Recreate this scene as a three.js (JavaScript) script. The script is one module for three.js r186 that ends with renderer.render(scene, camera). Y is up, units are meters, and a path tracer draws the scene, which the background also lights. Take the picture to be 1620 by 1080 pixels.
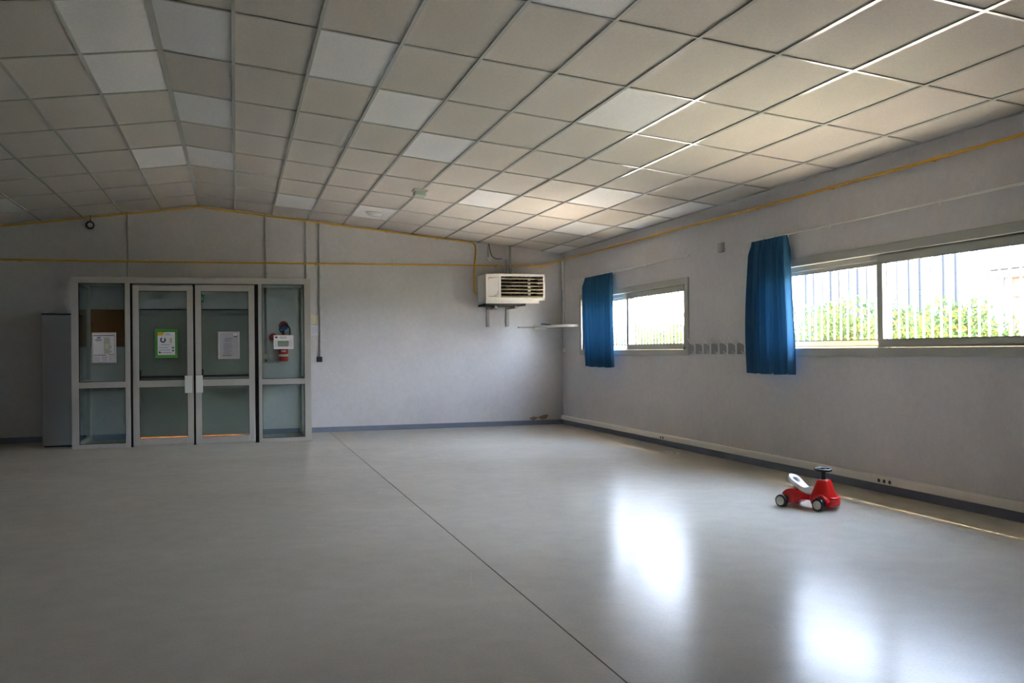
import * as THREE from 'three';
import { RoundedBoxGeometry } from 'three/addons/geometries/RoundedBoxGeometry.js';
import { mergeGeometries, mergeVertices, toCreasedNormals } from 'three/addons/utils/BufferGeometryUtils.js';

// ------------------------------------------------------------------ camera, sky, sun, exposure
const scene = new THREE.Scene();
const EYE = 1.348, FOCAL = 1500.86;
const camera = new THREE.PerspectiveCamera(2 * Math.atan(540 / FOCAL) * 180 / Math.PI, 1620 / 1080, 0.05, 300);
camera.position.set(0, EYE, 0);
const view = new THREE.Matrix4().set(
  0.96010558, -0.01165489, 0.27939479, 0,
  0.00866522, 0.99989125, 0.01193328, 0,
  -0.27950348, -0.00903619, 0.96010216, 0,
  0, 0, 0, 1);
camera.quaternion.setFromRotationMatrix(view.clone().transpose());
camera.updateMatrixWorld(true);

const SUN = new THREE.Vector3(1, 2.9, -0.55).normalize();
// hazy summer sky: nearly white at the horizon, pale blue overhead, the same all round
const sky = (() => {
  const W = 16, H = 256, d = new Float32Array(W * H * 4), low = [1.85, 2.0, 2.22], high = [0.76, 1.12, 1.80];
  for (let r = 0; r < H; r++) {
    const e = Math.max(0, Math.sin(((r + 0.5) / H - 0.5) * Math.PI)), k = Math.pow(e, 0.6);
    for (let c = 0; c < W; c++) { const i = (r * W + c) * 4; for (let q = 0; q < 3; q++) d[i + q] = low[q] + (high[q] - low[q]) * k; d[i + 3] = 1; }
  }
  const t = new THREE.DataTexture(d, W, H, THREE.RGBAFormat, THREE.FloatType);
  t.mapping = THREE.EquirectangularReflectionMapping; t.magFilter = t.minFilter = THREE.LinearFilter; t.needsUpdate = true;
  return t;
})();
scene.background = sky;

const sun = new THREE.DirectionalLight(0xffe6c2, 7.5);
sun.position.copy(SUN).multiplyScalar(60).add(new THREE.Vector3(6, 0, -10));
sun.target.position.set(6, 0, -10);
sun.castShadow = true;
sun.shadow.mapSize.set(2048, 2048);
Object.assign(sun.shadow.camera, { left: -30, right: 30, top: 30, bottom: -30, near: 1, far: 140 });
scene.add(sun, sun.target);

const renderer = new THREE.WebGLRenderer({ antialias: true });
renderer.toneMapping = THREE.LinearToneMapping;
renderer.toneMappingExposure = 30.5;
renderer.shadowMap.enabled = true;

// ------------------------------------------------------------------ helpers
let seed = 20240611;
const rnd = () => { seed = (seed * 1664525 + 1013904223) >>> 0; return seed / 4294967296; };
const between = (a, b) => a + (b - a) * rnd();
const rgb = (r, g, b) => new THREE.Color().setRGB(r, g, b);
const mat = (color, roughness = 0.6, extra = {}) => new THREE.MeshStandardMaterial({ color, roughness, ...extra });
const matt = (color, extra = {}) => new THREE.MeshPhysicalMaterial({ color, roughness: 1, specularIntensity: 0, ...extra });   // dry mineral surfaces outdoors, no gloss
const taken = new Map();
function numbered(name) {
  const n = taken.get(name) ?? 0; taken.set(name, n + 1);
  return n ? name + '_' + String(n).padStart(3, '0') : name;
}
const flat = (g) => { const h = g.index ? g.toNonIndexed() : g; for (const k of Object.keys(h.attributes)) if (!['position', 'normal', 'uv'].includes(k)) h.deleteAttribute(k); return h; };
const join = (list) => list.length === 1 ? list[0] : mergeGeometries(list.map(flat), false);
// box between two corners; b = rounded edge
function bx(x0, x1, y0, y1, z0, z1, b = 0) {
  const w = Math.abs(x1 - x0), h = Math.abs(y1 - y0), d = Math.abs(z1 - z0);
  const g = b > 0 ? new RoundedBoxGeometry(w, h, d, 2, Math.min(b, w * 0.45, h * 0.45, d * 0.45)) : new THREE.BoxGeometry(w, h, d);
  return g.translate((x0 + x1) / 2, (y0 + y1) / 2, (z0 + z1) / 2);
}
// texture coordinates in metres, by the way each face points
function metric(g0) {
  const g = flat(g0), p = g.attributes.position, n = g.attributes.normal, uv = new Float32Array(p.count * 2);
  for (let i = 0; i < p.count; i++) {
    const ax = Math.abs(n.getX(i)), ay = Math.abs(n.getY(i)), az = Math.abs(n.getZ(i));
    if (ay >= ax && ay >= az) { uv[2 * i] = p.getX(i); uv[2 * i + 1] = p.getZ(i); }
    else if (ax >= az) { uv[2 * i] = p.getZ(i); uv[2 * i + 1] = p.getY(i); }
    else { uv[2 * i] = p.getX(i); uv[2 * i + 1] = p.getY(i); }
  }
  g.setAttribute('uv', new THREE.BufferAttribute(uv, 2));
  return g;
}
const tube = (pts, r, seg = 8, rad = 8, smooth = false) => {
  const v = pts.map((p) => new THREE.Vector3(...p));
  let c;
  if (smooth) c = new THREE.CatmullRomCurve3(v, false, 'centripetal');
  else { c = new THREE.CurvePath(); for (let i = 1; i < v.length; i++) c.add(new THREE.LineCurve3(v[i - 1], v[i])); }
  return new THREE.TubeGeometry(c, seg, r, rad, false);
};
function rod(a, b, r, n = 10) {           // a closed round bar from a to b
  const A = new THREE.Vector3(...a), B = new THREE.Vector3(...b), d = B.clone().sub(A), L = d.length();
  const g = new THREE.CylinderGeometry(r, r, L, n);
  g.applyQuaternion(new THREE.Quaternion().setFromUnitVectors(new THREE.Vector3(0, 1, 0), d.normalize()));
  return g.translate((a[0] + b[0]) / 2, (a[1] + b[1]) / 2, (a[2] + b[2]) / 2);
}
function part(name, geometries, material, parent, label) {
  const m = new THREE.Mesh(join(Array.isArray(geometries) ? geometries : [geometries]), material);
  m.name = numbered(name); m.castShadow = true; m.receiveShadow = true;
  if (label) m.userData.label = label;
  parent.add(m); return m;
}
function thing(name, label, category, position = [0, 0, 0], turn = 0, group) {
  const o = new THREE.Group(); o.name = numbered(name); o.position.set(...position); o.rotation.y = turn;
  o.userData = { label, category }; if (group) o.userData.group = group;
  scene.add(o); return o;
}
function single(name, geometries, material, label, category, group) {
  const m = part(name, geometries, material, scene);
  m.userData.label = label; m.userData.category = category; if (group) m.userData.group = group;
  return m;
}
function shell(name, label, category) {
  const o = new THREE.Group(); o.name = name; o.userData = { kind: 'structure', label, category };
  scene.add(o); return o;
}
function wallMesh(name, geometries, material, label, category = 'wall') {
  const m = part(name, geometries, material, scene); m.userData = { kind: 'structure', label, category }; return m;
}
// noise textures
function noiseTexture(size, fn, srgb = false) {
  const d = new Uint8Array(size * size * 4);
  for (let y = 0; y < size; y++) for (let x = 0; x < size; x++) {
    const c = fn(x, y), i = (y * size + x) * 4;
    d[i] = c[0]; d[i + 1] = c[1]; d[i + 2] = c[2]; d[i + 3] = 255;
  }
  const t = new THREE.DataTexture(d, size, size);
  t.wrapS = t.wrapT = THREE.RepeatWrapping; t.magFilter = THREE.LinearFilter; t.minFilter = THREE.LinearMipmapLinearFilter; t.generateMipmaps = true;
  if (srgb) t.colorSpace = THREE.SRGBColorSpace;
  t.needsUpdate = true; return t;
}
function tiledNoise(size, cells, seed0) {  // smooth value noise that repeats
  const v = new Float32Array(cells * cells); let s = seed0;
  for (let i = 0; i < v.length; i++) { s = (s * 1664525 + 1013904223) >>> 0; v[i] = s / 4294967296; }
  return (x, y) => {
    const fx = x / size * cells, fy = y / size * cells, ix = Math.floor(fx), iy = Math.floor(fy);
    let a = fx - ix, b = fy - iy; a = a * a * (3 - 2 * a); b = b * b * (3 - 2 * b);
    const g = (i, j) => v[((j % cells + cells) % cells) * cells + ((i % cells + cells) % cells)];
    return (g(ix, iy) * (1 - a) + g(ix + 1, iy) * a) * (1 - b) + (g(ix, iy + 1) * (1 - a) + g(ix + 1, iy + 1) * a) * b;
  };
}
function withRepeat(t, per) { const c = t.clone(); c.repeat.set(1 / per, 1 / per); c.needsUpdate = true; return c; }

const plasterTex = (() => {
  const S = 512, a = tiledNoise(S, 6, 11), b = tiledNoise(S, 40, 12), c = tiledNoise(S, 200, 13);
  return noiseTexture(S, (x, y) => { const v = 245 + 8 * (a(x, y) - 0.5) + 6 * (b(x, y) - 0.5) + 8 * (c(x, y) - 0.5); return [v, v, v]; }, true);
})();
const plasterBump = (() => {
  const S = 512, b = tiledNoise(S, 50, 22), c = tiledNoise(S, 220, 23);
  return noiseTexture(S, (x, y) => { const v = 255 * (0.4 * b(x, y) + 0.6 * c(x, y)); return [v, v, v]; });
})();
const floorTex = (() => {
  const S = 1024, a = tiledNoise(S, 5, 31), b = tiledNoise(S, 28, 32), c = tiledNoise(S, 400, 33);
  return noiseTexture(S, (x, y) => { const v = 242 + 8 * (a(x, y) - 0.5) + 8 * (b(x, y) - 0.5) + 10 * (c(x, y) - 0.5); return [v, v, v]; }, true);
})();
// wear of the vinyl: fine scuffs and long thin scratches, duller than the sheet round them
const floorRough = (() => {
  const S = 2048, cv = document.createElement('canvas'); cv.width = cv.height = S;
  const g = cv.getContext('2d'), n1 = tiledNoise(S, 9, 41), n2 = tiledNoise(S, 70, 42);
  const img = g.createImageData(S, S);
  for (let y = 0; y < S; y++) for (let x = 0; x < S; x++) {
    const v = 128 + 14 * (n1(x, y) - 0.5) + 8 * (n2(x, y) - 0.5), i = (y * S + x) * 4;
    img.data[i] = img.data[i + 1] = img.data[i + 2] = v; img.data[i + 3] = 255;
  }
  g.putImageData(img, 0, 0);
  for (let i = 0; i < 130; i++) {
    const x = rnd() * S, y = rnd() * S, L = between(20, 260), a = rnd() * Math.PI, k = between(-40, 40), v = Math.round(between(140, 168));
    g.strokeStyle = `rgb(${v},${v},${v})`; g.lineWidth = between(0.7, 1.5);
    g.beginPath(); g.moveTo(x, y); g.quadraticCurveTo(x + Math.cos(a) * L / 2 + k, y + Math.sin(a) * L / 2 - k, x + Math.cos(a) * L, y + Math.sin(a) * L); g.stroke();
  }
  const t = new THREE.CanvasTexture(cv); t.wrapS = t.wrapT = THREE.RepeatWrapping; return t;
})();
const fibreTex = (() => {
  const S = 256, a = tiledNoise(S, 4, 51), c = tiledNoise(S, 120, 53);
  return noiseTexture(S, (x, y) => { const v = 242 + 8 * (a(x, y) - 0.5) + 14 * (c(x, y) - 0.5); return [v, v, v]; }, true);
})();

// ------------------------------------------------------------------ materials
const M = {
  wall: mat(rgb(0.74, 0.72, 0.72), 0.75, { map: withRepeat(plasterTex, 2.2), bumpMap: withRepeat(plasterBump, 1.3), bumpScale: 0.0005 }),
  floor: new THREE.MeshPhysicalMaterial({ color: rgb(0.59, 0.545, 0.46), roughness: 0.46, specularIntensity: 0.07, map: withRepeat(floorTex, 3.1), roughnessMap: withRepeat(floorRough, 3.7) }),
  seam: mat(rgb(0.035, 0.033, 0.03), 0.8),
  plinth: mat(rgb(0.20, 0.235, 0.31), 0.5),
  tee: mat(rgb(0.54, 0.54, 0.50), 0.2),
  void: mat(rgb(0.12, 0.11, 0.10), 0.9),
  alu: mat(rgb(0.55, 0.525, 0.48), 0.42, { metalness: 0.25 }),
  aluEdge: mat(rgb(0.60, 0.59, 0.57), 0.35, { metalness: 0.5 }),
  winFrame: mat(rgb(0.46, 0.465, 0.42), 0.45),
  pvc: mat(rgb(0.86, 0.84, 0.79), 0.45),
  white: mat(rgb(0.80, 0.79, 0.76), 0.4),
  whiteGloss: mat(rgb(0.82, 0.82, 0.80), 0.2),
  cream: mat(rgb(0.74, 0.68, 0.52), 0.5),
  black: mat(rgb(0.02, 0.02, 0.022), 0.5),
  rubber: mat(rgb(0.012, 0.012, 0.013), 0.8),
  gas: mat(rgb(0.78, 0.43, 0.03), 0.4),
  conduit: mat(rgb(0.42, 0.41, 0.40), 0.5),
  steel: mat(rgb(0.34, 0.34, 0.34), 0.4, { metalness: 0.6 }),
  darkSteel: mat(rgb(0.05, 0.05, 0.05), 0.5, { metalness: 0.4 }),
  heaterCase: mat(rgb(0.84, 0.83, 0.77), 0.4),
  heaterSlat: mat(rgb(0.50, 0.44, 0.33), 0.35, { metalness: 0.3 }),
  pinkLine: mat(rgb(0.50, 0.16, 0.14), 0.5),
  locker: mat(rgb(0.30, 0.295, 0.30), 0.5),
  doorOuter: mat(rgb(0.40, 0.40, 0.34), 0.5),
  cork: mat(rgb(0.30, 0.125, 0.035), 0.85, { map: withRepeat(plasterTex, 0.5) }),
  curtain: new THREE.MeshPhysicalMaterial({ color: rgb(0.018, 0.105, 0.225), roughness: 0.85, sheen: 0.3, sheenRoughness: 0.5, sheenColor: rgb(0.2, 0.4, 0.7), transmission: 0.08, thickness: 0, side: THREE.DoubleSide }),
  red: mat(rgb(0.72, 0.012, 0.010), 0.28),
  redDull: mat(rgb(0.50, 0.03, 0.02), 0.4),
  toyWhite: mat(rgb(0.84, 0.84, 0.82), 0.25),
  hub: mat(rgb(0.76, 0.74, 0.66), 0.4),
  tyre: mat(rgb(0.014, 0.014, 0.016), 0.35),
  blueSign: mat(rgb(0.03, 0.10, 0.34), 0.45),
  greenSign: mat(rgb(0.02, 0.42, 0.13), 0.45),
  rough: mat(rgb(0.33, 0.24, 0.15), 0.95),
  sunDash: mat(rgb(0.74, 0.72, 0.66), 0.6),  // pale colour of the painted sunlight dashes
  concrete: mat(rgb(0.27, 0.245, 0.20), 0.9, { map: withRepeat(plasterTex, 3) }),
  render: matt(rgb(0.17, 0.16, 0.15)),
  greyBarn: matt(rgb(0.046, 0.047, 0.050)),
  pinkWall: matt(rgb(0.11, 0.070, 0.050)),
  roofTile: matt(rgb(0.035, 0.04, 0.047)),
  barWhite: mat(rgb(0.30, 0.30, 0.30), 0.5),
  glass: new THREE.MeshPhysicalMaterial({ color: rgb(1, 1, 1), roughness: 0.0, transmission: 1, thickness: 0, ior: 1.45 }),
  doorGlass: new THREE.MeshPhysicalMaterial({ color: rgb(0.86, 0.91, 0.90), roughness: 0.02, transmission: 1, thickness: 0, ior: 1.5 }),
};
const tileTones = [[0.655, 0.612, 0.552], [0.645, 0.605, 0.55], [0.665, 0.622, 0.558], [0.65, 0.61, 0.548]].map((c) => mat(rgb(...c), 0.9, { map: fibreTex }));
const newTile = [[0.87, 0.87, 0.865], [0.85, 0.85, 0.87]].map((c) => mat(rgb(...c), 0.85, { map: fibreTex }));

// ------------------------------------------------------------------ the room shell
const XR = 5.693, XO = 5.97, XL = -6.8, ZB = -16.28, ZF = 9.2;      // inner right face, its outer face, left, back, behind the camera
const RX = -0.56, RY = 3.774, TR = 0.10964, TL = 0.13376, Z1 = -5.636, COL = 0.5934, COL0 = 0.5637, ROW = 1.2;
const ceilR = (x) => RY - Math.tan(TR) * (x - RX), ceilL = (x) => RY + Math.tan(TL) * (x - RX);

const floor = shell('floor', 'grey glossy vinyl floor in two sheets with a dark seam', 'floor');
const SX = 1.505;
part('vinyl_sheet', metric(bx(XL - 0.2, SX - 0.004, -0.1, 0, ZB - 0.25, ZF + 0.2)), M.floor, floor);
part('vinyl_sheet', metric(bx(SX + 0.004, XO, -0.1, 0, ZB - 0.25, ZF + 0.2)), M.floor, floor);
part('seam', bx(SX - 0.004, SX + 0.004, -0.1, -0.0025, ZB - 0.25, ZF + 0.2), M.seam, floor, 'dark seam between the vinyl sheets');

// openings of the two windows in the right wall: [z from, z to]
const WIN = [[-15.34, -11.25], [-9.47, -5.38]], WY0 = 1.33, WY1 = 2.232;
{
  const s = new THREE.Shape(); const top = ceilR(XR) + 0.35;
  s.moveTo(ZB - 0.25, -0.1); s.lineTo(ZF + 0.2, -0.1); s.lineTo(ZF + 0.2, top); s.lineTo(ZB - 0.25, top); s.closePath();
  for (const [a, b] of WIN) { const h = new THREE.Path(); h.moveTo(a + 0.10, WY0); h.lineTo(a + 0.10, WY1); h.lineTo(b - 0.10, WY1); h.lineTo(b - 0.10, WY0); h.closePath(); s.holes.push(h); }
  const g = new THREE.ExtrudeGeometry(s, { depth: XO - XR, bevelEnabled: false }); // shape x -> z, extrude -> x
  const m4 = new THREE.Matrix4().set(0, 0, -1, XO, 0, 1, 0, 0, 1, 0, 0, 0, 0, 0, 0, 1);
  g.applyMatrix4(m4);
  wallMesh('wall_right', metric(toCreasedNormals(g, 0.3)), M.wall, 'long pale painted wall with two low wide windows');
}
const DX0 = -1.60, DX1 = 0.36, DH = 2.03;                                         // outer doorway in the back wall
{
  const s = new THREE.Shape();
  s.moveTo(XL - 0.2, -0.1); s.lineTo(DX0, -0.1); s.lineTo(DX0, DH); s.lineTo(DX1, DH); s.lineTo(DX1, -0.1); s.lineTo(XO, -0.1);
  s.lineTo(XO, ceilR(XR) + 0.3); s.lineTo(RX, RY + 0.35); s.lineTo(XL - 0.2, ceilL(XL) + 0.3); s.closePath();
  const g = new THREE.ExtrudeGeometry(s, { depth: 0.25, bevelEnabled: false }); g.translate(0, 0, ZB - 0.25);
  wallMesh('wall_back', metric(g), M.wall, 'pale painted gable wall behind the glazed entrance and the heater');
  const s2 = new THREE.Shape();
  s2.moveTo(XL - 0.2, -0.1); s2.lineTo(XO, -0.1); s2.lineTo(XO, ceilR(XR) + 0.3); s2.lineTo(RX, RY + 0.35); s2.lineTo(XL - 0.2, ceilL(XL) + 0.3); s2.closePath();
  const g2 = new THREE.ExtrudeGeometry(s2, { depth: 0.25, bevelEnabled: false }); g2.translate(0, 0, ZF);
  wallMesh('wall_front', metric(g2), M.wall, 'pale painted gable wall opposite the glazed entrance');
  wallMesh('wall_left', metric(bx(XL - 0.25, XL, -0.1, ceilL(XL) + 0.3, ZB - 0.25, ZF + 0.25)), M.wall, 'long pale painted wall opposite the blue curtains');
}
{ // roof above the suspended ceiling
  const s = new THREE.Shape(), e = 0.35;
  const xr = XO + 0.12, xl = XL - 0.3;
  s.moveTo(xl, ceilL(xl) + e); s.lineTo(RX, RY + e); s.lineTo(xr, ceilR(xr) + e); s.lineTo(xr, ceilR(xr) + e + 0.12); s.lineTo(RX, RY + e + 0.12); s.lineTo(xl, ceilL(xl) + e + 0.12); s.closePath();
  const g = new THREE.ExtrudeGeometry(s, { depth: ZF - ZB + 0.8, bevelEnabled: false }); g.translate(0, 0, ZB - 0.4);
  wallMesh('roof', g, M.void, 'shallow gabled roof slab above the suspended ceiling', 'roof');
}

// suspended ceiling: every tile in view is a piece of its own, lying on painted steel tees
const ceiling = shell('ceiling', 'gabled suspended ceiling of beige and newer white tiles', 'ceiling');
{
  const white = { R: new Set(['0,1', '0,3', '0,5', '2,1', '3,2', '4,3', '6,5', '4,7', '2,7', '6,1', '8,4', '4,-1', '9,6', '10,8', '10,4', '10,5']), L: new Set(['0,1', '0,2', '0,5', '4,7']) };
  const lilac = new Set(['R0,1', 'R0,2', 'R4,3']);
  const far = [], frustum = new THREE.Frustum().setFromProjectionMatrix(new THREE.Matrix4().multiplyMatrices(camera.projectionMatrix, camera.matrixWorldInverse));
  camera.updateProjectionMatrix(); frustum.setFromProjectionMatrix(new THREE.Matrix4().multiplyMatrices(camera.projectionMatrix, camera.matrixWorld.clone().invert()));
  const shared = new Map();
  const tileGeo = (w, d) => { const k = w.toFixed(3) + d.toFixed(3); if (!shared.has(k)) { const g = new THREE.BoxGeometry(w, 0.016, d); shared.set(k, metric(g)); } return shared.get(k); };
  for (const side of ['R', 'L']) {
    const th = side === 'R' ? TR : TL, dir = side === 'R' ? 1 : -1, len = (side === 'R' ? XR - RX : RX - XL) / Math.cos(th);
    const start = side === 'R' ? COL0 : COL;
    const edge = (c) => c <= 0 ? 0 : Math.min(len, start + (c - 1) * COL);
    for (let c = 0; edge(c) < len - 0.01; c++) for (let r = -13; r <= 8; r++) {
      const za = Math.min(ZF, Z1 - ROW * r), zb = Math.max(ZB, Z1 - ROW * (r + 1)), u0 = edge(c), u1 = edge(c + 1);
      let g0 = 0.004; const cut = side === 'R' && c === 9 && r === 8 ? 0.028 : 0;
      const w = u1 - u0 - 2 * g0 - cut, d = za - zb - 2 * g0;
      if (w < 0.02 || d < 0.02) continue;
      const u = (u0 + u1 + cut) / 2, z = (za + zb) / 2, lift = 0.014;
      const x = RX + dir * u * Math.cos(th) + dir * lift * Math.sin(th), y = RY - u * Math.sin(th) + lift * Math.cos(th);
      const mesh = new THREE.Mesh(tileGeo(w, d));
      mesh.position.set(x, y, z); mesh.rotation.z = -dir * th;
      mesh.rotation.x = between(-1, 1) * 0.0012;
      const key = c + ',' + r;
      mesh.material = white[side].has(key) ? newTile[lilac.has(side + key) ? 1 : 0] : side + key === 'R0,2' ? newTile[1] : tileTones[Math.floor(rnd() * tileTones.length)];
      if (side + key === 'R0,2') mesh.material = tileTones[1];
      mesh.updateMatrixWorld(true);
      if (frustum.intersectsObject(mesh)) { mesh.name = numbered('ceiling_tile'); mesh.castShadow = mesh.receiveShadow = true; ceiling.add(mesh); }
      else far.push(mesh.geometry.clone().applyMatrix4(mesh.matrixWorld));
    }
    // main runners down the room, cross tees over it
    for (let c = side === 'R' ? 0 : 1; edge(c) < len - 0.05; c++) {
      const u = edge(c), w = c === 0 ? 0.045 : 0.026;
      const b = part('runner', bx(-w / 2, w / 2, -0.004, 0.03, ZB, ZF), M.tee, ceiling);
      b.position.set(RX + dir * u * Math.cos(th), RY - u * Math.sin(th), 0); b.rotation.z = c === 0 ? 0 : -dir * th;
    }
    for (let r = -12; r <= 8; r++) {
      const b = part('cross_tee', bx(0, len, -0.003, 0.03, -0.012, 0.012), M.tee, ceiling);
      b.position.set(RX, RY, Z1 - ROW * r); b.rotation.z = dir > 0 ? -th : Math.PI + th;
      if (dir < 0) b.scale.y = -1;
    }
    const a = part('edge_angle', bx(len - 0.022, len, -0.004, 0.03, ZB, ZF), M.tee, ceiling);
    a.position.set(RX, RY, 0); a.rotation.z = dir > 0 ? -th : Math.PI + th; if (dir < 0) a.scale.y = -1;
  }
  const f = part('ceiling_tile_field', far, tileTones[0], ceiling); f.userData.kind = 'stuff';
}
const onCeil = (c, r) => { const u = COL0 + (c - 1) * COL; return [RX + u * Math.cos(TR), RY - u * Math.sin(TR), Z1 - ROW * r]; };

// baseboards
const baseboard = (name, g, label) => wallMesh(name, g, M.plinth, label, 'baseboard');
baseboard('baseboard_back', [bx(1.10, XR, 0, 0.085, ZB, ZB + 0.014, 0.004), bx(XL, -2.20, 0, 0.085, ZB, ZB + 0.014, 0.004), bx(-2.19, DX0 - 0.06, 0, 0.085, ZB, ZB + 0.012), bx(DX1 + 0.06, 1.02, 0, 0.085, ZB, ZB + 0.012)], 'blue grey baseboard along the gable wall');
baseboard('baseboard_right', bx(XR - 0.014, XR, 0, 0.10, ZB + 0.014, ZF, 0.004), 'blue grey baseboard under the cable trunking');
baseboard('baseboard_left', bx(XL, XL + 0.014, 0, 0.085, ZB + 0.014, ZF, 0.004), 'blue grey baseboard along the wall opposite the blue curtains');
{ // flaked plaster low on the back wall
  const wb = scene.getObjectByName('wall_back');
  const flake = (cx, cy, w, h) => {
    const s = new THREE.Shape(); const n = 16;
    for (let i = 0; i < n; i++) { const a = i / n * Math.PI * 2, k = between(0.55, 1.1); const x = cx + Math.cos(a) * w * k, y = cy + Math.sin(a) * h * k; i ? s.lineTo(x, y) : s.moveTo(x, y); }
    return new THREE.ExtrudeGeometry(s, { depth: 0.002, bevelEnabled: false }).translate(0, 0, ZB);
  };
  part('bare_plaster_patch', [flake(5.12, 0.118, 0.09, 0.035), flake(5.29, 0.13, 0.10, 0.04), flake(5.36, 0.155, 0.05, 0.035)], M.rough, wb, 'flaked brown patch of bare plaster');
}
// pale strips painted on the floor as dashes of sunlight by the right wall
for (const [x, z] of [[5.40, -11.36], [5.41, -11.24], [5.43, -11.10]]) {
  const t = part('sun_dash', bx(-0.012, 0.012, 0, 0.0012, -0.035, 0.035), M.sunDash, floor, 'painted dash of sunlight on the vinyl'); t.position.set(x, 0, z); t.rotation.y = between(-0.3, 0.3);
}

// ------------------------------------------------------------------ windows
WIN.forEach(([a, b], i) => {
  const w = shell('window_' + (i + 1), ['wide sliding window beside the corner shelf', 'wide sliding window opposite the pink house', 'wide sliding window farthest from the corner shelf'][i], 'window');
  const y0 = 1.25, y1 = 2.277, t = 0.085;
  part('casing', [bx(XR - 0.022, XR + 0.03, y0, y0 + t, a, b, 0.006), bx(XR - 0.022, XR + 0.03, y1 - t, y1, a, b, 0.006),
    bx(XR - 0.022, XR + 0.03, y0 + t, y1 - t, a, a + 0.10, 0.006), bx(XR - 0.022, XR + 0.03, y0 + t, y1 - t, b - 0.10, b, 0.006)], M.winFrame, w);
  part('frame', [bx(XR + 0.0, XR + 0.16, WY0 - 0.0, WY0 + 0.018, a + 0.10, b - 0.10), bx(XR + 0.03, XR + 0.16, WY1 - 0.09, WY1, a + 0.10, b - 0.10),
    bx(XR + 0.03, XR + 0.16, WY0, WY1, a + 0.10, a + 0.125), bx(XR + 0.03, XR + 0.16, WY0, WY1, b - 0.125, b - 0.10)], M.winFrame, w);
  part('outer_sill', bx(XO - 0.13, XO + 0.05, WY0 - 0.03, WY0 + 0.012, a + 0.08, b - 0.08), M.render, w);
  const mid = (a + b) / 2, gy0 = 1.405, gy1 = 2.108;
  const sash = (z0, z1, x0, name) => {
    const x1 = x0 + 0.042, st = 0.075;
    const s = part('sash', [bx(x0, x1, WY0 + 0.018, gy0, z0, z1, 0.004), bx(x0, x1, gy1, WY1 - 0.05, z0, z1, 0.004), bx(x0, x1, gy0, gy1, z0, z0 + st, 0.004), bx(x0, x1, gy0, gy1, z1 - st, z1, 0.004)], M.winFrame, w);
    part('pane', bx(x0 + 0.018, x0 + 0.022, gy0 - 0.01, gy1 + 0.01, z0 + st - 0.01, z1 - st + 0.01), M.glass, s);
    part('gasket', [bx(x0 - 0.001, x0 + 0.006, gy0, gy0 + 0.006, z0 + st, z1 - st), bx(x0 - 0.001, x0 + 0.006, gy1 - 0.006, gy1, z0 + st, z1 - st)], M.black, s);
    return s;
  };
  sash(a + 0.105, mid + 0.02, XR + 0.062);
  sash(mid - 0.055, b - 0.105, XR + 0.008);
  part('seal_strip', bx(XR - 0.024, XR - 0.018, y0 + t, y1 - t, b - 0.108, b - 0.100), M.black, w, 'dark seal strip beside the sash');
  part('end_stop', bx(XR - 0.03, XR - 0.01, y0 + t - 0.005, y0 + t + 0.03, b - 0.125, b - 0.09, 0.005), M.black, w, 'black end stop');
});

// ------------------------------------------------------------------ outer door in the back wall
{
  const d = shell('door_1', 'grey solid double door seen through the glazed entrance', 'door');
  part('door_frame', [bx(DX0 - 0.05, DX1 + 0.05, DH - 0.055, DH + 0.03, ZB - 0.12, ZB + 0.02), bx(DX0 - 0.05, DX0 + 0.045, 0, DH - 0.055, ZB - 0.12, ZB + 0.02), bx(DX1 - 0.045, DX1 + 0.05, 0, DH - 0.055, ZB - 0.12, ZB + 0.02)], M.conduit, d);
  part('threshold', bx(DX0 + 0.045, DX1 - 0.045, 0, 0.003, ZB - 0.25, ZB + 0.0), matt(rgb(0.055, 0.016, 0.003)), d, 'brown threshold strip');
  part('shadow_strip', bx(DX0, DX1, DH + 0.031, DH + 0.045, ZB, ZB + 0.03), M.darkSteel, d);  // dark strip standing in for the shadow gap above the frame
  const mid = (DX0 + DX1) / 2;
  for (const [x0, x1] of [[DX0 + 0.035, mid - 0.0005], [mid + 0.0005, DX1 - 0.035]]) {
    const leaf = part('leaf', bx(x0, x1, 0.010, DH - 0.04, ZB - 0.07, ZB - 0.02, 0.003), M.doorOuter, d);
    part('panic_bar', [rod([x0 + 0.08, 0.985, ZB + 0.07], [x1 - 0.06, 0.985, ZB + 0.07], 0.016), bx(x0 + 0.06, x0 + 0.11, 0.95, 1.10, ZB - 0.02, ZB + 0.09, 0.01), bx(x1 - 0.09, x1 - 0.04, 0.95, 1.06, ZB - 0.02, ZB + 0.09, 0.01)], M.darkSteel, leaf, 'dark panic bar');
  }
}

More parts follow.
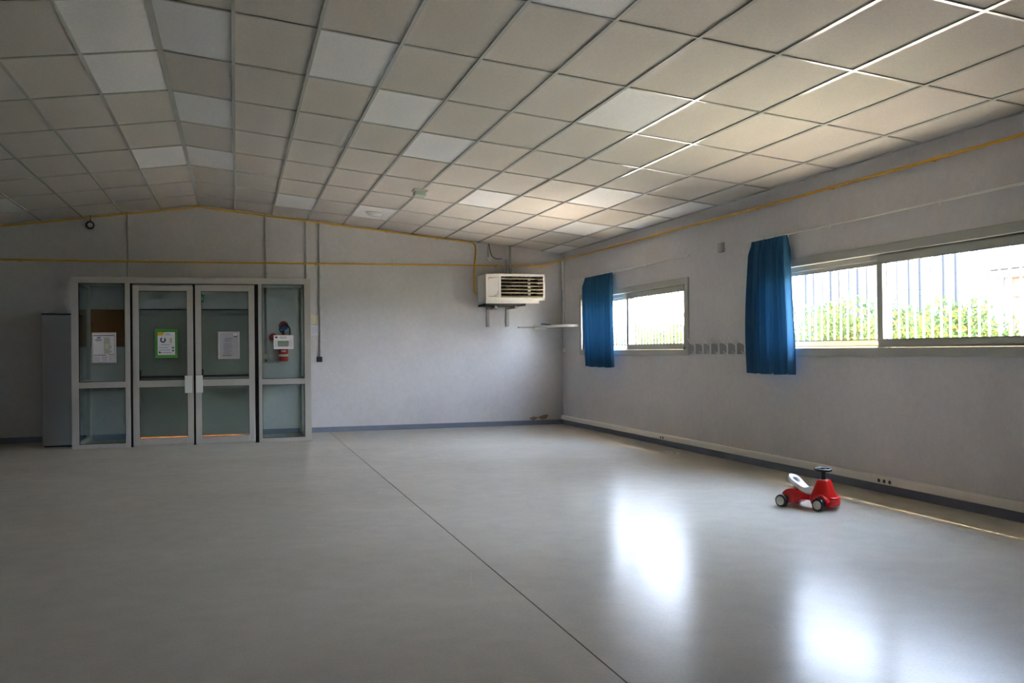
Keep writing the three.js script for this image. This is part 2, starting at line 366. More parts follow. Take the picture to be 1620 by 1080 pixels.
// ------------------------------------------------------------------ glazed entrance lobby standing in front of the back wall
const VZ = -14.793, VT = 0.055;
const z0v = VZ - VT, z1v = VZ;
{
  const p = thing('entrance_lobby', 'glazed aluminium entrance lobby standing against the gable wall', 'lobby', [-0.58, 0, VZ]);
  const L = (x0, x1, y0, y1, za = z0v, zb = z1v, b = 0.004) => bx(x0 + 0.58, x1 + 0.58, y0, y1, za - VZ, zb - VZ, b);
  const xA = -2.262, xB = 1.104, top = 2.475;
  part('header', L(xA, xB, 2.385, top), M.alu, p);
  for (const [a, b] of [[xA, -2.165], [-1.545, -1.476], [0.327, 0.378], [1.005, xB]]) part('post', L(a, b, 0, 2.385), M.alu, p);
  for (const [a, b] of [[-2.165, -1.545], [0.378, 1.005]]) {
    part('mid_rail', L(a, b, 0.868, 0.957), M.alu, p);
    part('bottom_rail', L(a, b, 0, 0.062), M.alu, p);
    for (const [y0, y1] of [[0.957, 2.385], [0.062, 0.868]]) {
      const gl = part('pane', L(a - 0.01, b + 0.01, y0 - 0.01, y1 + 0.01, VZ - 0.031, VZ - 0.025, 0), M.doorGlass, p);
      part('gasket', [L(a, a + 0.007, y0, y1, VZ - 0.04, VZ - 0.012, 0), L(b - 0.007, b, y0, y1, VZ - 0.04, VZ - 0.012, 0), L(a, b, y0, y0 + 0.007, VZ - 0.04, VZ - 0.012, 0), L(a, b, y1 - 0.007, y1, VZ - 0.04, VZ - 0.012, 0)], M.rubber, gl);
    }
  }
  for (const [a, b] of [[-1.476, -1.444], [0.274, 0.327]]) part('rubber_seal', L(a, b, 0.0, 2.385, VZ - 0.05, VZ - 0.03, 0), M.rubber, p, 'black seal beside the door');
  part('rubber_seal', L(-0.612, -0.570, 0.0, 2.385, VZ - 0.052, VZ - 0.051, 0), M.rubber, p, 'black seal between the door leaves');
  part('rubber_seal', L(-1.444, 0.274, 2.372, 2.385, VZ - 0.05, VZ - 0.03, 0), M.rubber, p);
  part('closer_cover', L(-1.40, 0.22, 2.40, 2.455, VZ, VZ + 0.012), M.alu, p);
  for (const [xa, xb] of [[xA, xA + 0.055], [xB - 0.055, xB]]) {
    part('side_post', L(xa, xb, 0, 2.385, ZB, ZB + 0.05), M.alu, p);
    part('side_rail', L(xa, xb, 2.385, top, ZB, z0v), M.alu, p);
    part('side_rail', L(xa, xb, 0.868, 0.957, ZB + 0.05, z0v), M.alu, p);
    part('side_rail', L(xa, xb, 0, 0.062, ZB + 0.05, z0v), M.alu, p);
    for (const [y0, y1] of [[0.957, 2.385], [0.062, 0.868]]) part('side_pane', L((xa + xb) / 2 - 0.003, (xa + xb) / 2 + 0.003, y0 - 0.01, y1 + 0.01, ZB + 0.04, z0v + 0.01, 0), M.doorGlass, p);
  }
  part('roof_panel', L(xA + 0.055, xB - 0.055, 2.43, 2.47, ZB + 0.04, z0v, 0), M.white, p);
}
function glazedDoor(n, x0, x1, y1, handleX0, handleX1, label) {
  const d = shell('door_' + n, label, 'door'), st = 0.086, zf = VZ - 0.006, zb = VZ - 0.05, y0 = 0.018;
  d.position.set((x0 + x1) / 2, 0, VZ);
  const L = (a, b, c, e, f = zb, g = zf, bev = 0.004) => bx(a - (x0 + x1) / 2, b - (x0 + x1) / 2, c, e, f - VZ, g - VZ, bev);
  part('stile', L(x0, x0 + st, y0, y1), M.alu, d); part('stile', L(x1 - st, x1, y0, y1), M.alu, d);
  part('top_rail', L(x0 + st, x1 - st, 2.275, y1), M.alu, d);
  part('mid_rail', L(x0 + st, x1 - st, 0.864, 0.966), M.alu, d);
  part('bottom_rail', L(x0 + st, x1 - st, y0, 0.119), M.alu, d);
  for (const [a, b] of [[0.966, 2.275], [0.119, 0.864]]) {
    const gl = part('pane', L(x0 + st - 0.01, x1 - st + 0.01, a - 0.01, b + 0.01, VZ - 0.031, VZ - 0.025, 0), M.doorGlass, d);
    const q = [x0 + st, x1 - st];
    part('gasket', [L(q[0], q[0] + 0.006, a, b, VZ - 0.04, VZ - 0.012, 0), L(q[1] - 0.006, q[1], a, b, VZ - 0.04, VZ - 0.012, 0), L(q[0], q[1], a, a + 0.006, VZ - 0.04, VZ - 0.012, 0), L(q[0], q[1], b - 0.006, b, VZ - 0.04, VZ - 0.012, 0)], M.rubber, gl);
  }
  const h = part('pull_handle', L(handleX0, handleX1, 0.772, 1.027, VZ + 0.028, VZ + 0.042, 0.006), M.white, d, 'pale flat pull handle');
  part('handle_flange', L(handleX1 - 0.016, handleX1, 0.772, 1.027, VZ - 0.006, VZ + 0.034, 0.004), M.whiteGloss, h);
  return d;
}
glazedDoor(2, -1.442, -0.606, 2.350, -0.728, -0.626, 'glazed door leaf with the green bordered poster');
glazedDoor(3, -0.576, 0.272, 2.372, -0.571, -0.475, 'glazed door leaf with the clip framed grey notice');

// notices on the glass
function sheet(w, h, draw) {
  const cv = document.createElement('canvas'); cv.width = 256; cv.height = Math.round(256 * h / w); const g = cv.getContext('2d');
  draw(g, cv.width, cv.height); const t = new THREE.CanvasTexture(cv); t.colorSpace = THREE.SRGBColorSpace; return t;
}
const rules = (g, x, y, w, n, step, h, col) => { g.fillStyle = col; for (let i = 0; i < n; i++) g.fillRect(x, y + i * step, w * between(0.6, 1), h); };
function notice(name, label, x0, x1, y0, y1, framed, draw) {
  const w = x1 - x0, h = y1 - y0, z = VZ - 0.0245;
  const o = thing(name, label, 'notice', [(x0 + x1) / 2, y0, z + 0.0005]);
  const m = mat(0xffffff, 0.6, { map: sheet(w, h, draw) });
  const g = new THREE.BoxGeometry(w, h, 0.002); g.translate(0, h / 2, 0.001);
  // the print is on the face towards the room only
  const face = new THREE.PlaneGeometry(w - 0.001, h - 0.001).translate(0, h / 2, 0.0024);
  part('paper', g, M.white, o); part('print', face, m, o);
  if (framed) {
    for (const s of [-1, 1]) part('clip_rail', bx(s * w / 2 - 0.013, s * w / 2 + 0.013, -0.008, h + 0.008, 0, 0.012, 0.004), M.aluEdge, o);
    part('clip_bar', bx(-w / 2, w / 2, h - 0.006, h + 0.008, 0, 0.01, 0.003), M.aluEdge, o);
    part('clip_bar', bx(-w / 2, w / 2, -0.008, 0.006, 0, 0.01, 0.003), M.aluEdge, o);
  }
}
notice('wall_notice', 'white clip framed plan notice in front of the brown cork board', -1.985, -1.678, 1.235, 1.662, true, (g, W, H) => {
  g.fillStyle = '#dcd8dc'; g.fillRect(0, 0, W, H);
  g.fillStyle = '#4a4e50'; g.fillRect(6, H * 0.07, W - 12, 9);
  g.fillStyle = '#5b5f72'; g.fillRect(W * 0.2, H * 0.13, W * 0.16, H * 0.035);
  g.fillStyle = '#a9a6ae'; g.beginPath(); g.ellipse(W * 0.26, H * 0.23, W * 0.15, H * 0.05, 0, 0, 7); g.fill();
  g.fillStyle = '#b3b89d'; g.fillRect(W * 0.5, H * 0.15, W * 0.26, H * 0.55); g.fillStyle = '#c9cbb0'; g.fillRect(W * 0.56, H * 0.36, W * 0.16, H * 0.18);
  g.fillStyle = '#b9b0b5'; g.fillRect(W * 0.74, H * 0.42, W * 0.09, H * 0.1); g.fillRect(W * 0.7, H * 0.6, W * 0.14, H * 0.06);
  g.fillStyle = '#5d6468'; g.fillRect(6, H * 0.735, W * 0.58, 8); g.fillRect(W * 0.7, H * 0.72, W * 0.24, 6);
  g.fillStyle = '#c4bec4'; g.fillRect(8, H * 0.79, W * 0.3, H * 0.17); g.fillRect(W * 0.4, H * 0.79, W * 0.24, H * 0.17); rules(g, W * 0.7, H * 0.77, W * 0.25, 9, 9, 3, '#a49ea6');
});
notice('door_poster', 'white poster with a broad green border on the glazed door', -1.136, -0.826, 1.292, 1.718, false, (g, W, H) => {
  g.fillStyle = '#4f9a3c'; g.fillRect(0, 0, W, H);
  g.fillStyle = '#dedde2'; g.fillRect(W * 0.11, H * 0.11, W * 0.78, H * 0.79);
  g.fillStyle = '#d5a61c'; g.beginPath(); g.moveTo(W * 0.11, H * 0.11); g.lineTo(W * 0.42, H * 0.11); g.lineTo(W * 0.34, H * 0.22); g.lineTo(W * 0.11, H * 0.23); g.fill();
  rules(g, W * 0.46, H * 0.16, W * 0.3, 2, 12, 5, '#8d8d96');
  g.strokeStyle = '#44394d'; g.lineWidth = 16; g.beginPath(); g.arc(W * 0.35, H * 0.38, W * 0.10, 5.4, 5.4 + 5.2); g.stroke();
  g.fillStyle = '#c4b25a'; g.fillRect(W * 0.66, H * 0.32, W * 0.09, H * 0.16);
  rules(g, W * 0.24, H * 0.54, W * 0.5, 1, 10, 5, '#77777f'); rules(g, W * 0.16, H * 0.64, W * 0.66, 3, 30, 5, '#77777f');
  g.fillStyle = '#3d4a44'; for (const [x, y] of [[0.8, 0.65], [0.8, 0.75], [0.2, 0.81]]) { g.beginPath(); g.arc(W * x, H * y, 11, 0, 7); g.fill(); }
});
notice('door_notice', 'grey clip framed text notice on the glazed door', -0.248, 0.040, 1.272, 1.664, true, (g, W, H) => {
  g.fillStyle = '#b4b2b6'; g.fillRect(0, 0, W, H);
  g.fillStyle = '#4b5063'; g.fillRect(W * 0.76, H * 0.15, W * 0.18, 10); g.fillStyle = '#d6d5d6'; g.fillRect(W * 0.74, H * 0.04, W * 0.2, H * 0.09);
  rules(g, W * 0.3, H * 0.22, W * 0.42, 4, 14, 6, '#83828f'); rules(g, W * 0.24, H * 0.42, W * 0.5, 10, 15, 6, '#85848f'); rules(g, W * 0.2, H * 0.86, W * 0.56, 2, 12, 6, '#6f6e7c');
});
notice('evacuation_plan', 'white landscape plan sheet on the pane before the fire extinguisher', 0.551, 0.846, 1.404, 1.614, false, (g, W, H) => {
  g.fillStyle = '#f1eef2'; g.fillRect(0, 0, W, H);
  g.fillStyle = '#3b4468'; g.fillRect(W * 0.07, H * 0.09, W * 0.12, H * 0.11);
  rules(g, W * 0.3, H * 0.1, W * 0.48, 2, 16, 6, '#8c8c95');
  g.fillStyle = '#93a68f'; g.fillRect(W * 0.2, H * 0.4, W * 0.56, H * 0.38); g.fillStyle = '#8796b8'; g.fillRect(W * 0.22, H * 0.76, W * 0.5, H * 0.06);
  rules(g, W * 0.82, H * 0.36, W * 0.1, 6, 16, 5, '#b3b1b8'); rules(g, W * 0.05, H * 0.4, W * 0.1, 5, 16, 5, '#b3b1b8');
});

// inside the lobby, on the back wall
{
  const c = thing('cork_board', 'brown cork board on the wall inside the lobby', 'board', [-2.02, 1.48, ZB]);
  part('panel', bx(-0.18, 0.31, 0, 0.58, 0, 0.02, 0.004), M.cork, c);
  part('edge_strip', bx(-0.182, 0.312, -0.006, 0.004, 0, 0.024), M.cork, c); part('edge_strip', bx(-0.182, 0.312, 0.576, 0.586, 0, 0.024), M.cork, c);
}
{
  const e = thing('exit_sign', 'small green exit sign above the outer double door', 'sign', [-0.59, 2.185, ZB]);
  part('plate', bx(-0.095, 0.095, 0, 0.125, 0, 0.02, 0.003), M.greenSign, e);
  part('arrow', [bx(0.03, 0.075, 0.03, 0.06, 0.02, 0.0215), bx(0.05, 0.075, 0.05, 0.095, 0.02, 0.0215)], M.white, e, 'pale pictogram');
}
{
  const e = thing('fire_extinguisher', 'red fire extinguisher with a pale label band inside the lobby', 'extinguisher', [0.756, 1.21, ZB + 0.10]);
  const pts = [[0, 0], [0.07, 0], [0.078, 0.012], [0.078, 0.36], [0.07, 0.40], [0.045, 0.43], [0.022, 0.44], [0.022, 0.46], [0, 0.46]].map(([x, y]) => new THREE.Vector2(x, y));
  part('cylinder', new THREE.LatheGeometry(pts, 24), M.red, e);
  part('label_band', new THREE.CylinderGeometry(0.0788, 0.0788, 0.035, 24, 1, true).translate(0, 0.095, 0), M.pvc, e, 'pale band');
  part('print_panel', new THREE.CylinderGeometry(0.0787, 0.0787, 0.03, 24, 1, true, -0.5, 1).translate(0, 0.165, 0), M.pvc, e, 'pale printed panel');
  part('valve', [bx(-0.02, 0.02, 0.45, 0.50, -0.02, 0.02, 0.006), bx(-0.012, 0.012, 0.49, 0.505, -0.01, 0.10, 0.004)], M.darkSteel, e);
  part('hose', tube([[-0.02, 0.47, 0.02], [-0.06, 0.52, 0.03], [0.02, 0.62, 0.03], [0.10, 0.55, 0.03], [0.095, 0.35, 0.03], [0.09, 0.25, 0.02]], 0.010, 40, 8, true), M.black, e, 'black hose');
  part('wall_bracket', bx(-0.03, 0.03, 0.25, 0.42, -0.10, -0.07), M.darkSteel, e);
}
{
  const s = thing('extinguisher_sign', 'round red and blue sign above the fire extinguisher', 'sign', [0.768, 1.795, ZB]);
  const half = (a) => { const h = new THREE.Shape(); h.absarc(0, 0, 0.078, a, a + Math.PI, false); h.closePath(); return new THREE.ExtrudeGeometry(h, { depth: 0.006, bevelEnabled: false, curveSegments: 20 }); };
  part('upper_half', half(0), M.redDull, s); part('lower_half', half(Math.PI), M.blueSign, s);
  part('print', bx(-0.02, 0.03, 0.018, 0.038, 0.006, 0.0075), M.white, s, 'white mark');
}
{
  const s = thing('alarm_bell', 'round red alarm bell beside the fire extinguisher', 'alarm', [0.598, 1.612, ZB]);
  const pts = [[0, 0.055], [0.03, 0.054], [0.05, 0.045], [0.058, 0.025], [0.058, 0], [0, 0]].reverse().map(([x, y]) => new THREE.Vector2(x, y));
  part('dome', new THREE.LatheGeometry(pts, 24).rotateX(Math.PI / 2), M.redDull, s);
  part('rim', new THREE.TorusGeometry(0.057, 0.004, 8, 28).translate(0, 0, 0.02), M.redDull, s);
}
{
  const s = thing('wall_socket', 'pale double switch block at the foot of the lobby conduit', 'socket', [0.475, 1.185, ZB]);
  part('switch_box', bx(-0.04, 0.04, 0.075, 0.145, 0, 0.035, 0.006), M.cream, s);
  part('socket_box', bx(-0.04, 0.04, 0, 0.07, 0, 0.035, 0.006), M.cream, s);
  part('outlet', new THREE.CylinderGeometry(0.016, 0.016, 0.004, 16).rotateX(Math.PI / 2).translate(0.004, 0.035, 0.036), M.black, s);
}

// ------------------------------------------------------------------ grey locker beside the lobby
{
  const c = thing('grey_locker', 'narrow tall grey metal locker beside the glazed lobby', 'locker', [-2.52, 0, -15.73]);
  part('body', bx(-0.205, 0.205, 0.02, 1.945, -0.50, 0.46, 0.008), M.locker, c);
  part('door', bx(-0.203, 0.203, 0.03, 1.935, 0.462, 0.482, 0.006), M.locker, c);
  part('top_cover', bx(-0.212, 0.212, 1.945, 1.965, -0.50, 0.487, 0.005), M.darkSteel, c, 'dark top edge');
  part('plinth', bx(-0.19, 0.19, 0, 0.02, -0.48, 0.44), M.rubber, c);
}

// ------------------------------------------------------------------ pipes and conduits
{ // gas pipe that follows the gable and drops to the heater
  const y = (x) => x < RX ? ceilL(x) - 0.03 : ceilR(x) - 0.035;
  const z = ZB + 0.047, r = 0.0125;
  const g = thing('gas_pipe', 'yellow gas pipe following the gable slope down to the heater', 'pipe', [0, 0, 0], 0, 'yellow gas pipes');
  part('tube', [rod([XL + 0.03, y(XL + 0.03), z], [RX, 3.737, z], r), new THREE.SphereGeometry(r, 10, 8).translate(RX, 3.737, z), rod([RX, 3.737, z], [3.95, 3.255, z], r),
    tube([[3.95, 3.255, z], [4.03, 3.24, z], [4.07, 3.19, z], [4.078, 3.11, z], [4.07, 2.98, z], [4.052, 2.85, z], [4.05, 2.60, z], [4.05, 2.42, z], [4.06, 2.37, z], [4.10, 2.35, z]], r * 1.15, 48, 10, true)], M.gas, g);
  for (const x of [-4.9, -3.4, -1.9, 0.05, 1.6, 2.5, 3.4]) part('clip', bx(-0.012, 0.012, -0.018, 0.018, -0.046, 0.016, 0.003), M.gas, g).position.set(x, x < RX ? 3.737 + (x - RX) * Math.tan(TL) * 0.98 : 3.737 - (x - RX) * 0.1069, z);
}
{
  const z = ZB + 0.077, r = 0.0135;
  const g = thing('gas_pipe', 'yellow gas pipe running level across the gable and along the window wall', 'pipe', [0, 0, 0], 0, 'yellow gas pipes');
  part('tube', [rod([XL + 0.03, 2.822, z], [5.22, 2.847, z], r), tube([[5.22, 2.847, z], [5.30, 2.851, z], [5.45, 2.89, z], [5.58, 2.936, z], [5.635, 2.951, z + 0.05], [5.652, 2.952, z + 0.12]], r, 30, 8, true), rod([5.652, 2.952, z + 0.12], [5.652, 2.915, -9.0], r), rod([5.652, 2.915, -9.0], [5.652, 2.890, ZF - 0.05], r)], M.gas, g);
  for (const x of [-5, -3.2, -1.3, 1.3, 2.6, 4.45, 5.1]) part('clip', bx(-0.01, 0.01, -0.02, 0.02, -0.077, 0.016, 0.003), M.gas, g).position.set(x, 2.8365 + x * 0.0021, z);
  for (let i = 0; i < 13; i++) { const zz = -15.2 + i * 1.42; part('clip', bx(-0.015, 0.040, -0.016, 0.016, -0.008, 0.008, 0.003), M.gas, g).position.set(5.652, zz < -9 ? 2.952 - (zz + 16.1) * 0.0052 : 2.915 - (zz + 9) * 0.0013, zz); }
}
const conduit = (x, y0, y1, label, r = 0.013) => {
  const c = thing('conduit', label, 'conduit', [x, y0, ZB + r + 0.002], 0, 'grey conduits on the gable wall');
  part('tube', rod([0, 0, 0], [0, y1 - y0, 0], r), M.conduit, c);
  for (let y = 0.25; y < y1 - y0; y += 0.55) part('clip', bx(-r - 0.008, r + 0.008, y - 0.01, y + 0.01, -r - 0.002, r + 0.004, 0.003), M.conduit, c);
  return c;
};
conduit(-1.648, 2.03, 3.622, 'grey conduit rising behind the cork board end of the lobby');
conduit(0.485, 1.32, 3.655, 'grey conduit rising from the switch block inside the lobby', 0.015);
conduit(1.142, 2.40, 3.582, 'short grey conduit ending behind the lobby corner post');
conduit(1.362, 1.28, 3.560, 'long grey conduit ending at the black wall socket');
{
  const c = thing('conduit', 'pale conduit in the corner beside the window wall', 'conduit', [XR - 0.016, 1.30, ZB + 0.14], 0);
  part('tube', rod([0, 0.06, 0], [0, 1.77, 0], 0.014), M.pvc, c);
  part('box', bx(-0.035, 0.02, 0, 0.07, -0.04, 0.04, 0.006), M.pvc, c);
}
{
  const s = thing('black_socket', 'black square wall socket under the long conduit', 'socket', [1.352, 1.185, ZB]);
  part('body', bx(-0.045, 0.045, 0, 0.09, 0, 0.05, 0.008), M.black, s);
  part('flap', bx(-0.036, 0.036, 0.012, 0.078, 0.05, 0.056, 0.003), M.darkSteel, s);
}
{
  const s = thing('thermostat', 'cream thermostat box on the wall beside the lobby', 'thermostat', [1.265, 1.81, ZB]);
  part('body', bx(-0.075, 0.075, 0, 0.175, 0, 0.045, 0.008), M.cream, s);
  part('dial_plate', bx(-0.03, 0.05, 0.03, 0.12, 0.045, 0.052, 0.004), M.cream, s);
  single('paper_note', bx(1.205, 1.36, 1.635, 1.80, ZB, ZB + 0.002), mat(0xffffff, 0.7, { map: sheet(0.15, 0.165, (g, W, H) => { g.fillStyle = '#e2dfe6'; g.fillRect(0, 0, W, H); rules(g, 24, 40, 190, 8, 26, 7, '#b4b0ba'); }) }), 'small white paper note under the thermostat', 'paper');
}
{
  const s = thing('alarm_sounder', 'round alarm sounder hanging from a short cable under the gable pipe', 'alarm', [-2.195, 3.40, ZB]);
  part('base', new THREE.CylinderGeometry(0.062, 0.066, 0.05, 24).rotateX(Math.PI / 2).translate(0, 0, 0.025), M.conduit, s);
  part('ring', new THREE.TorusGeometry(0.055, 0.012, 10, 28).translate(0, 0, 0.055), M.darkSteel, s);
  part('centre', new THREE.SphereGeometry(0.036, 18, 12).scale(1, 1, 0.6).translate(0, 0, 0.055), M.cream, s);
  part('cable', rod([0, 0.06, 0.012], [0, 0.155, 0.012], 0.008), M.darkSteel, s);
}

// ------------------------------------------------------------------ gas heater on its bracket
{
  const X0 = 4.085, X1 = 5.145, Y0 = 2.195, Y1 = 2.655, ZH = -15.60;
  const h = thing('gas_heater', 'white wall mounted gas heater with dark louvred outlet', 'heater', [(X0 + X1) / 2, Y0, ZH]);
  const W = (X1 - X0) / 2, H = Y1 - Y0, D = -0.56;
  part('casing', [bx(-W, W, 0, 0.03, D, 0, 0.008), bx(-W, W, H - 0.03, H, D, 0, 0.008), bx(-W, -W + 0.03, 0.02, H - 0.02, D, 0, 0.008), bx(W - 0.03, W, 0.02, H - 0.02, D, 0, 0.008), bx(-W + 0.02, W - 0.02, 0.02, H - 0.02, D, D + 0.02)], M.heaterCase, h);
  part('front_frame', [bx(-W, W, 0, 0.055, -0.012, 0.012, 0.008), bx(-W, W, H - 0.045, H, -0.012, 0.012, 0.008), bx(-W, -W + 0.03, 0, H, -0.012, 0.012, 0.008), bx(W - 0.035, W, 0, H, -0.012, 0.012, 0.008), bx(-W + 0.232, -W + 0.268, 0.05, H - 0.04, -0.012, 0.012, 0.006)], M.heaterCase, h);
  const panel = part('control_panel', bx(-W + 0.03, -W + 0.232, 0.055, H - 0.045, -0.02, 0.004, 0.004), M.white, h);
  for (const [pts, sm] of [[[[0.05, 0.395], [0.10, 0.39], [0.20, 0.395]], false], [[[0.045, 0.36], [0.06, 0.382], [0.12, 0.385]], true], [[[0.06, 0.075], [0.13, 0.07], [0.20, 0.075]], false], [[[0.218, 0.16], [0.205, 0.105], [0.15, 0.085]], true]])
    part('printed_line', tube(pts.map(([a, b]) => [-W + a, b, 0.006]), 0.004, 12, 6, sm), M.pinkLine, panel, 'faded red printed line');
  const gx0 = -W + 0.268, gx1 = W - 0.035;
  for (let i = 0; i < 6; i++) {
    const y = 0.075 + i * 0.0605, b = part('louvre_slat', bx(gx0, gx1, -0.006, 0.006, -0.03, 0.03, 0.003), M.heaterSlat, h);
    b.position.set(0, y, -0.012); b.rotation.x = 0.42;
  }
  for (let i = 0; i < 9; i++) { const x = gx0 + 0.05 + i * 0.078; part('vane', bx(x - 0.003, x + 0.003, 0.05, H - 0.04, -0.12, -0.05), M.darkSteel, h); }
  part('vane_link', bx(gx0 + 0.50, gx0 + 0.545, 0.06, H - 0.06, -0.046, -0.042), M.aluEdge, h, 'pale adjusting strip behind the slats');
  part('inner_box', [bx(gx0, gx1, 0.03, H - 0.03, -0.30, -0.29)], M.black, h);
  part('drip_plate', bx(-W, W - 0.105, -0.05, 0.0, -0.02, 0.0, 0.004), M.white, h);
  part('tray', [bx(-W + 0.0, W - 0.34, -0.085, -0.05, D + 0.02, -0.03, 0.004)], M.darkSteel, h, 'dark tray under the heater');
  part('valve', [new THREE.CylinderGeometry(0.035, 0.045, 0.06, 14).translate(-W + 0.20, -0.115, -0.35), bx(-W + 0.11, -W + 0.30, -0.14, -0.085, -0.42, -0.32, 0.01)], M.steel, h);
  for (const x of [4.295, 4.655]) part('bracket', [bx(x - 4.615 - 0.025, x - 4.615 + 0.025, 1.765 - Y0, -0.085, ZB - ZH, ZB - ZH + 0.035, 0.003), bx(x - 4.615 - 0.02, x - 4.615 + 0.02, -0.125, -0.085, ZB - ZH, -0.12, 0.003)], M.conduit, h);
  part('flue', rod([4.663 - 4.615, H - 0.01, -0.48], [4.663 - 4.615, ceilR(4.66) - Y0 - 0.005, -0.48], 0.020, 14), M.steel, h, 'dark vertical flue');
  part('flue_stub', rod([4.582 - 4.615, H - 0.01, -0.50], [4.582 - 4.615, 2.945 - Y0, -0.50], 0.026, 14), M.conduit, h);
}
{
  const j = thing('junction_box', 'round white junction box with a black cable above the heater', 'junction box', [4.335, 2.965, ZB]);
  part('box', new THREE.CylinderGeometry(0.042, 0.044, 0.04, 20).rotateX(Math.PI / 2).translate(0, 0, 0.02), M.white, j);
  part('drop_tube', rod([-0.018, 0.035, 0.012], [-0.018, ceilR(4.3) - 2.965 - 0.005, 0.012], 0.010), M.conduit, j);
  part('cable', tube([[-0.005, 0.27, 0.02], [0.01, 0.16, 0.025], [0.05, 0.05, 0.03], [0.12, 0.01, 0.03], [0.22, 0.012, 0.03]], 0.007, 32, 8, true), M.black, j, 'black cable');
}

// ------------------------------------------------------------------ corner shelf and the pen on it
{
  const s = thing('corner_shelf', 'white rounded corner shelf between the heater and the window', 'shelf', [XR, 1.735, ZB]);
  const sh = new THREE.Shape();
  sh.moveTo(-0.036, 0.0); sh.lineTo(-0.52, 0); sh.bezierCurveTo(-0.52, 0.18, -0.30, 0.62, -0.16, 0.78); sh.bezierCurveTo(-0.11, 0.84, -0.03, 0.84, 0, 0.82); sh.lineTo(0, 0.19); sh.lineTo(-0.036, 0.19); sh.closePath();
  const g = new THREE.ExtrudeGeometry(sh, { depth: 0.03, bevelEnabled: true, bevelSize: 0.008, bevelThickness: 0.008, bevelSegments: 3, curveSegments: 20 });
  g.rotateX(Math.PI / 2); g.translate(-0.009, 0.04, 0.009);
  part('board', toCreasedNormals(g, 0.6), M.whiteGloss, s);
  part('wall_batten', bx(-0.84, -0.04, 0.004, 0.03, 0, 0.03, 0.003), M.conduit, s);
  part('batten_block', bx(-0.55, -0.30, -0.022, 0.012, 0, 0.035, 0.004), M.pvc, s);
  const pen = thing('marker_pen', 'blue capped dark marker pen lying on the corner shelf', 'pen', [5.27, 1.80, -16.02], 0.5);
  part('barrel', rod([-0.02, 0, 0], [0.16, -0.006, 0], 0.010), M.black, pen);
  part('cap', rod([-0.075, 0.004, 0], [-0.02, 0, 0], 0.012), M.blueSign, pen, 'blue cap');
}

// ------------------------------------------------------------------ window wall: rails, curtains, hooks, trunking
const RAILX = 5.60;
for (const [z0, z1, label] of [[-15.48, -11.17, 'thin white curtain rail above the window beside the corner shelf'], [-9.70, -5.10, 'thin white curtain rail above the window opposite the pink house']]) {
  const r = thing('curtain_rail', label, 'curtain rail', [RAILX + 0.055, 2.547, (z0 + z1) / 2], 0, 'curtain rails');
  const h = (z1 - z0) / 2;
  part('rail', rod([0, 0, -h], [0, 0, h], 0.010), M.white, r);
  for (const z of [-h + 0.05, -h / 3, h / 3, h - 0.05]) part('bracket', [rod([0, 0, z], [XR - RAILX - 0.055, 0, z], 0.006), bx(XR - RAILX - 0.061, XR - RAILX - 0.055, -0.025, 0.025, z - 0.015, z + 0.015, 0.002)], M.white, r);
}
function curtain(label, z0t, z1t, z0b, z1b, yt, yb, folds, phase) {
  const nu = 260, nv = 44, pos = [], uv = [], idx = [], zm = (z0t + z1t) / 2;
  for (let j = 0; j <= nv; j++) for (let i = 0; i <= nu; i++) {
    const u = i / nu, v = j / nv, y = yt + (yb - yt) * v;
    const k = Math.min(1, v / 0.10), s = v * v * (3 - 2 * v);
    const bulge = -0.05 * Math.sin(Math.PI * Math.min(1, v * 1.05)) * (1 - u) ** 3;
    const z = (z0t + (z0b - z0t) * s) * (1 - u) + (z1t + (z1b - z1t) * s) * u + bulge;
    const a = u * folds * Math.PI * 2 + phase + 0.5 * Math.sin(u * 9 + v * 1.3);
    const amp = (0.014 + 0.030 * k) * (1 + 0.35 * Math.sin(u * 17 + phase));
    let x = amp * Math.sin(a) + 0.008 * k * Math.sin(a * 2.3 + v * 2);
    x += (1 - k) * 0.006 * Math.sin(a * 3);
    const hem = v > 0.985 ? 0.006 * Math.sin(u * 21 + phase) : 0;
    pos.push(x, y - yb + hem * (v > 0.99 ? 1 : 0), z - zm); uv.push(u * 2, v * 1.5);
  }
  for (let j = 0; j < nv; j++) for (let i = 0; i < nu; i++) { const a = j * (nu + 1) + i, b = a + 1, c = a + nu + 1, d = c + 1; idx.push(a, c, b, b, c, d); }
  const g = new THREE.BufferGeometry(); g.setAttribute('position', new THREE.Float32BufferAttribute(pos, 3)); g.setAttribute('uv', new THREE.Float32BufferAttribute(uv, 2)); g.setIndex(idx); g.computeVertexNormals();
  const c = thing('curtain', label, 'curtain', [RAILX - 0.012, yb, zm], 0, 'blue curtains');
  part('cloth', g, M.curtain, c);
  for (let i = 0; i < 8; i++) { const z = z0t + (z1t - z0t) * (i + 0.5) / 8 - zm; part('heading_hook', bx(0.02, 0.054, yt - yb - 0.015, yt - yb + 0.004, z - 0.003, z + 0.003), M.white, c); }
}
curtain('blue pleated curtain drawn partly over the window beside the corner shelf', -14.83, -13.62, -14.74, -13.59, 2.530, 1.062, 11, 0.4);
curtain('blue pleated curtain hanging between the coat hooks and the window opposite the pink house', -9.49, -8.79, -9.58, -8.71, 2.530, 1.058, 9, 1.9);
